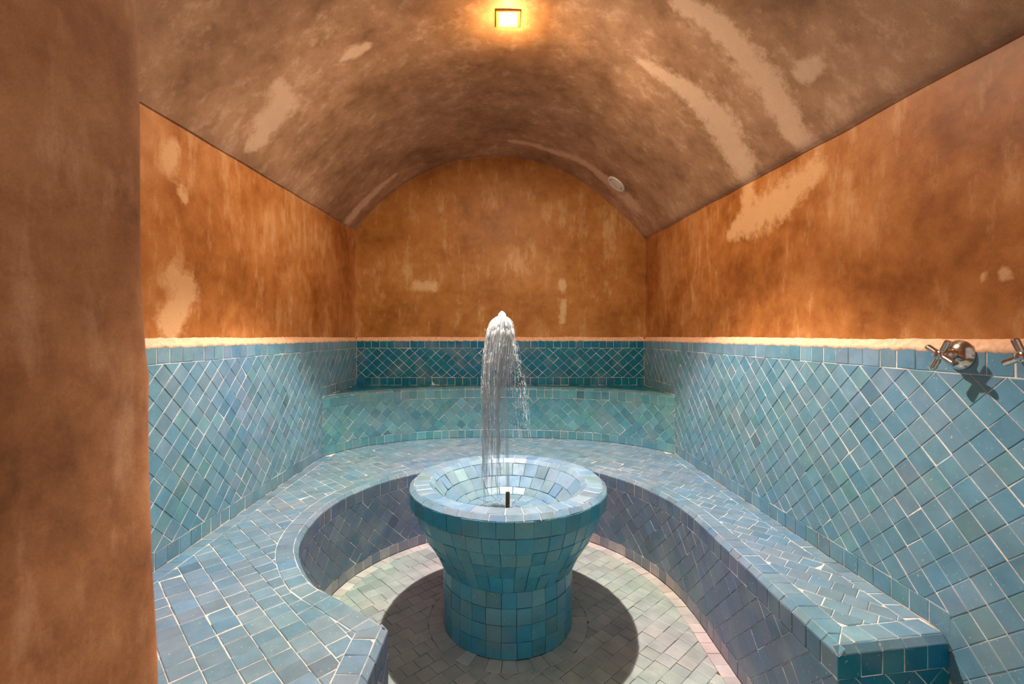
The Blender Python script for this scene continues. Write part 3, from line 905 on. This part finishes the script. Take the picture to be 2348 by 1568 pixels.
# ------------------------------------------------------------------ taps on the right wall
def tap(y, z, rot, label):
    t = empty('wall_tap', (XR, y, z)); tag(t, label, 'tap', 'cross-handle taps on the right wall')
    def lathe(profile, n=28):      # axis out of the wall (-X); profile of (radius, stand-off)
        V = [(XR-h, y+r*math.cos(2*math.pi*i/n), z+r*math.sin(2*math.pi*i/n)) for r, h in profile for i in range(n)]
        F = [(j*n+i, (j+1)*n+i, (j+1)*n+(i+1) % n, j*n+(i+1) % n) for j in range(len(profile)-1) for i in range(n)]
        F.append(tuple((len(profile)-1)*n+i for i in range(n))[::-1])
        return V, [f[::-1] for f in F]
    mesh_obj('escutcheon', *lathe([(.62, .0), (.63, .05), (.61, .10), (.54, .20), (.42, .30), (.30, .36), (.25, .38)]), M['chrome'], t, smooth=True)
    mesh_obj('spindle', *lathe([(.24, .34), (.24, .62), (.20, .66), (.20, .80), (.17, .86)]), M['chrome'], t, smooth=True)
    hub = mesh_obj('handle_hub', *lathe([(.15, .70), (.19, .74), (.19, .92), (.16, .97), (.05, .99)]), M['chrome'], t, smooth=True)
    for k in range(4):
        a = rot+k*math.pi/2; d = Vector((0, math.cos(a), math.sin(a))); c = Vector((XR-.84, y, z))
        V, F = tube([tuple(c+d*q) for q in (.12, .2, .62, .67, .68)], [.10, .115, .125, .11, .085], 16)
        mesh_obj('handle_arm', V, F, M['chrome'], t, smooth=False)
    return t
tap(19.0, 19.22, math.radians(30), 'chrome cross-handle wall tap wholly in view, casting a shadow on the tiles')
tap(16.0, 19.28, math.radians(66), 'chrome cross-handle wall tap cut by the right edge of the picture')

# ------------------------------------------------------------------ lamp in the crown of the vault
lz = vault_z(LAMP.x, LAMP.y)
lamp = empty('ceiling_lamp', (LAMP.x, LAMP.y, lz))
tag(lamp, 'small square glowing lamp set in the crown of the vault', 'lamp')
def ringbox(cx, cy, z0, z1, a, b_):   # square frame: outer half a, inner half b
    V = []
    for z in (z0, z1):
        for h in (a, b_):
            V += [(cx-h, cy-h, z), (cx+h, cy-h, z), (cx+h, cy+h, z), (cx-h, cy+h, z)]
    F = []
    for i in range(4):
        j = (i+1) % 4
        F += [(i, j, 4+j, 4+i), (8+i, 12+i, 12+j, 8+j), (i, 8+i, 8+j, j), (4+i, 4+j, 12+j, 12+i)]
    return V, F
mesh_obj('frame', *ringbox(LAMP.x, LAMP.y, lz-.14, lz+.1, .9, .70), M['lampframe'], lamp)
def box(x0, x1, y0, y1, z0, z1):
    V = [(x, y, z) for z in (z0, z1) for y in (y0, y1) for x in (x0, x1)]
    return V, [(0, 2, 3, 1), (4, 5, 7, 6), (0, 1, 5, 4), (1, 3, 7, 5), (3, 2, 6, 7), (2, 0, 4, 6)]
mesh_obj('glass', *box(LAMP.x-.66, LAMP.x+.66, LAMP.y-.64, LAMP.y+.36, lz-.2, lz+.05), M['glow'], lamp)
mesh_obj('glass_edge', *box(LAMP.x-.69, LAMP.x+.69, LAMP.y+.36, LAMP.y+.46, lz-.2, lz+.05), M['glow_dim'], lamp)
mesh_obj('reflector', *box(LAMP.x-.66, LAMP.x+.66, LAMP.y+.46, LAMP.y+.68, lz-.17, lz+.05), M['glow'], lamp)
ld = bpy.data.lights.new('lamp_beam', 'SPOT'); lo = bpy.data.objects.new('lamp_beam', ld); COL.objects.link(lo)
lo.parent = lamp; lo.location = Vector((0, 0, -.4))*T
ld.energy = LAMP_W; ld.color = (1.0, .93, .86); ld.spot_size = math.radians(90); ld.spot_blend = .3; ld.shadow_soft_size = .012
lo.rotation_euler = (math.radians(-5), 0, 0)
ad = bpy.data.lights.new('lamp_glass', 'AREA'); ao = bpy.data.objects.new('lamp_glass', ad); COL.objects.link(ao)
ao.parent = lamp; ao.location = Vector((0, 0, -.35))*T; ad.shape = 'SQUARE'; ad.size = 1.3*T
ad.energy = GLASS_W; ad.color = (1.0, .84, .66)
gd = bpy.data.lights.new('lamp_spill', 'POINT'); go = bpy.data.objects.new('lamp_spill', gd); COL.objects.link(go)
go.parent = lamp; go.location = Vector((0, -.1, -1.4))*T
gd.energy = GLOW_W; gd.color = (1.0, .60, .22); gd.shadow_soft_size = .03

# ------------------------------------------------------------------ round white cover in the vault
c = on_vault(1414, 421)
e = .3
nv = Vector(((c.x+e)-(c.x-e), 0, vault_z(c.x+e, c.y)-vault_z(c.x-e, c.y))).cross(Vector((0, 1, 0))).normalized()
if nv.z > 0: nv = -nv
xa = Vector((0, 1, 0)); ya = nv.cross(xa).normalized(); xa = ya.cross(nv)
cov = empty('ceiling_vent', c); tag(cov, 'round white ceiling vent cover low on the vault near the back wall', 'vent cover')
def disc(profile, n=40):
    V = [tuple(c+xa*(r*math.cos(2*math.pi*i/n))+ya*(r*math.sin(2*math.pi*i/n))+nv*h) for r, h in profile for i in range(n)]
    F = [(j*n+i, (j+1)*n+i, (j+1)*n+(i+1) % n, j*n+(i+1) % n) for j in range(len(profile)-1) for i in range(n)]
    f = F[0]; nn = (Vector(V[f[1]])-Vector(V[f[0]])).cross(Vector(V[f[2]])-Vector(V[f[1]]))
    F.append(tuple((len(profile)-1)*n+i for i in range(n))[::-1])
    return V, F
mesh_obj('rim', *disc([(1.22, -.1), (1.22, .12), (1.12, .2), (.92, .2), (.86, .1), (.86, .0)]), M['white'], cov, smooth=False)
mesh_obj('plate', *disc([(.80, .0), (.80, .16), (.72, .2), (.1, .22)]), M['white'], cov, smooth=False)
sc.cycles.max_bounces = 5; sc.cycles.diffuse_bounces = 4; sc.cycles.glossy_bounces = 2
sc.cycles.transparent_max_bounces = 16
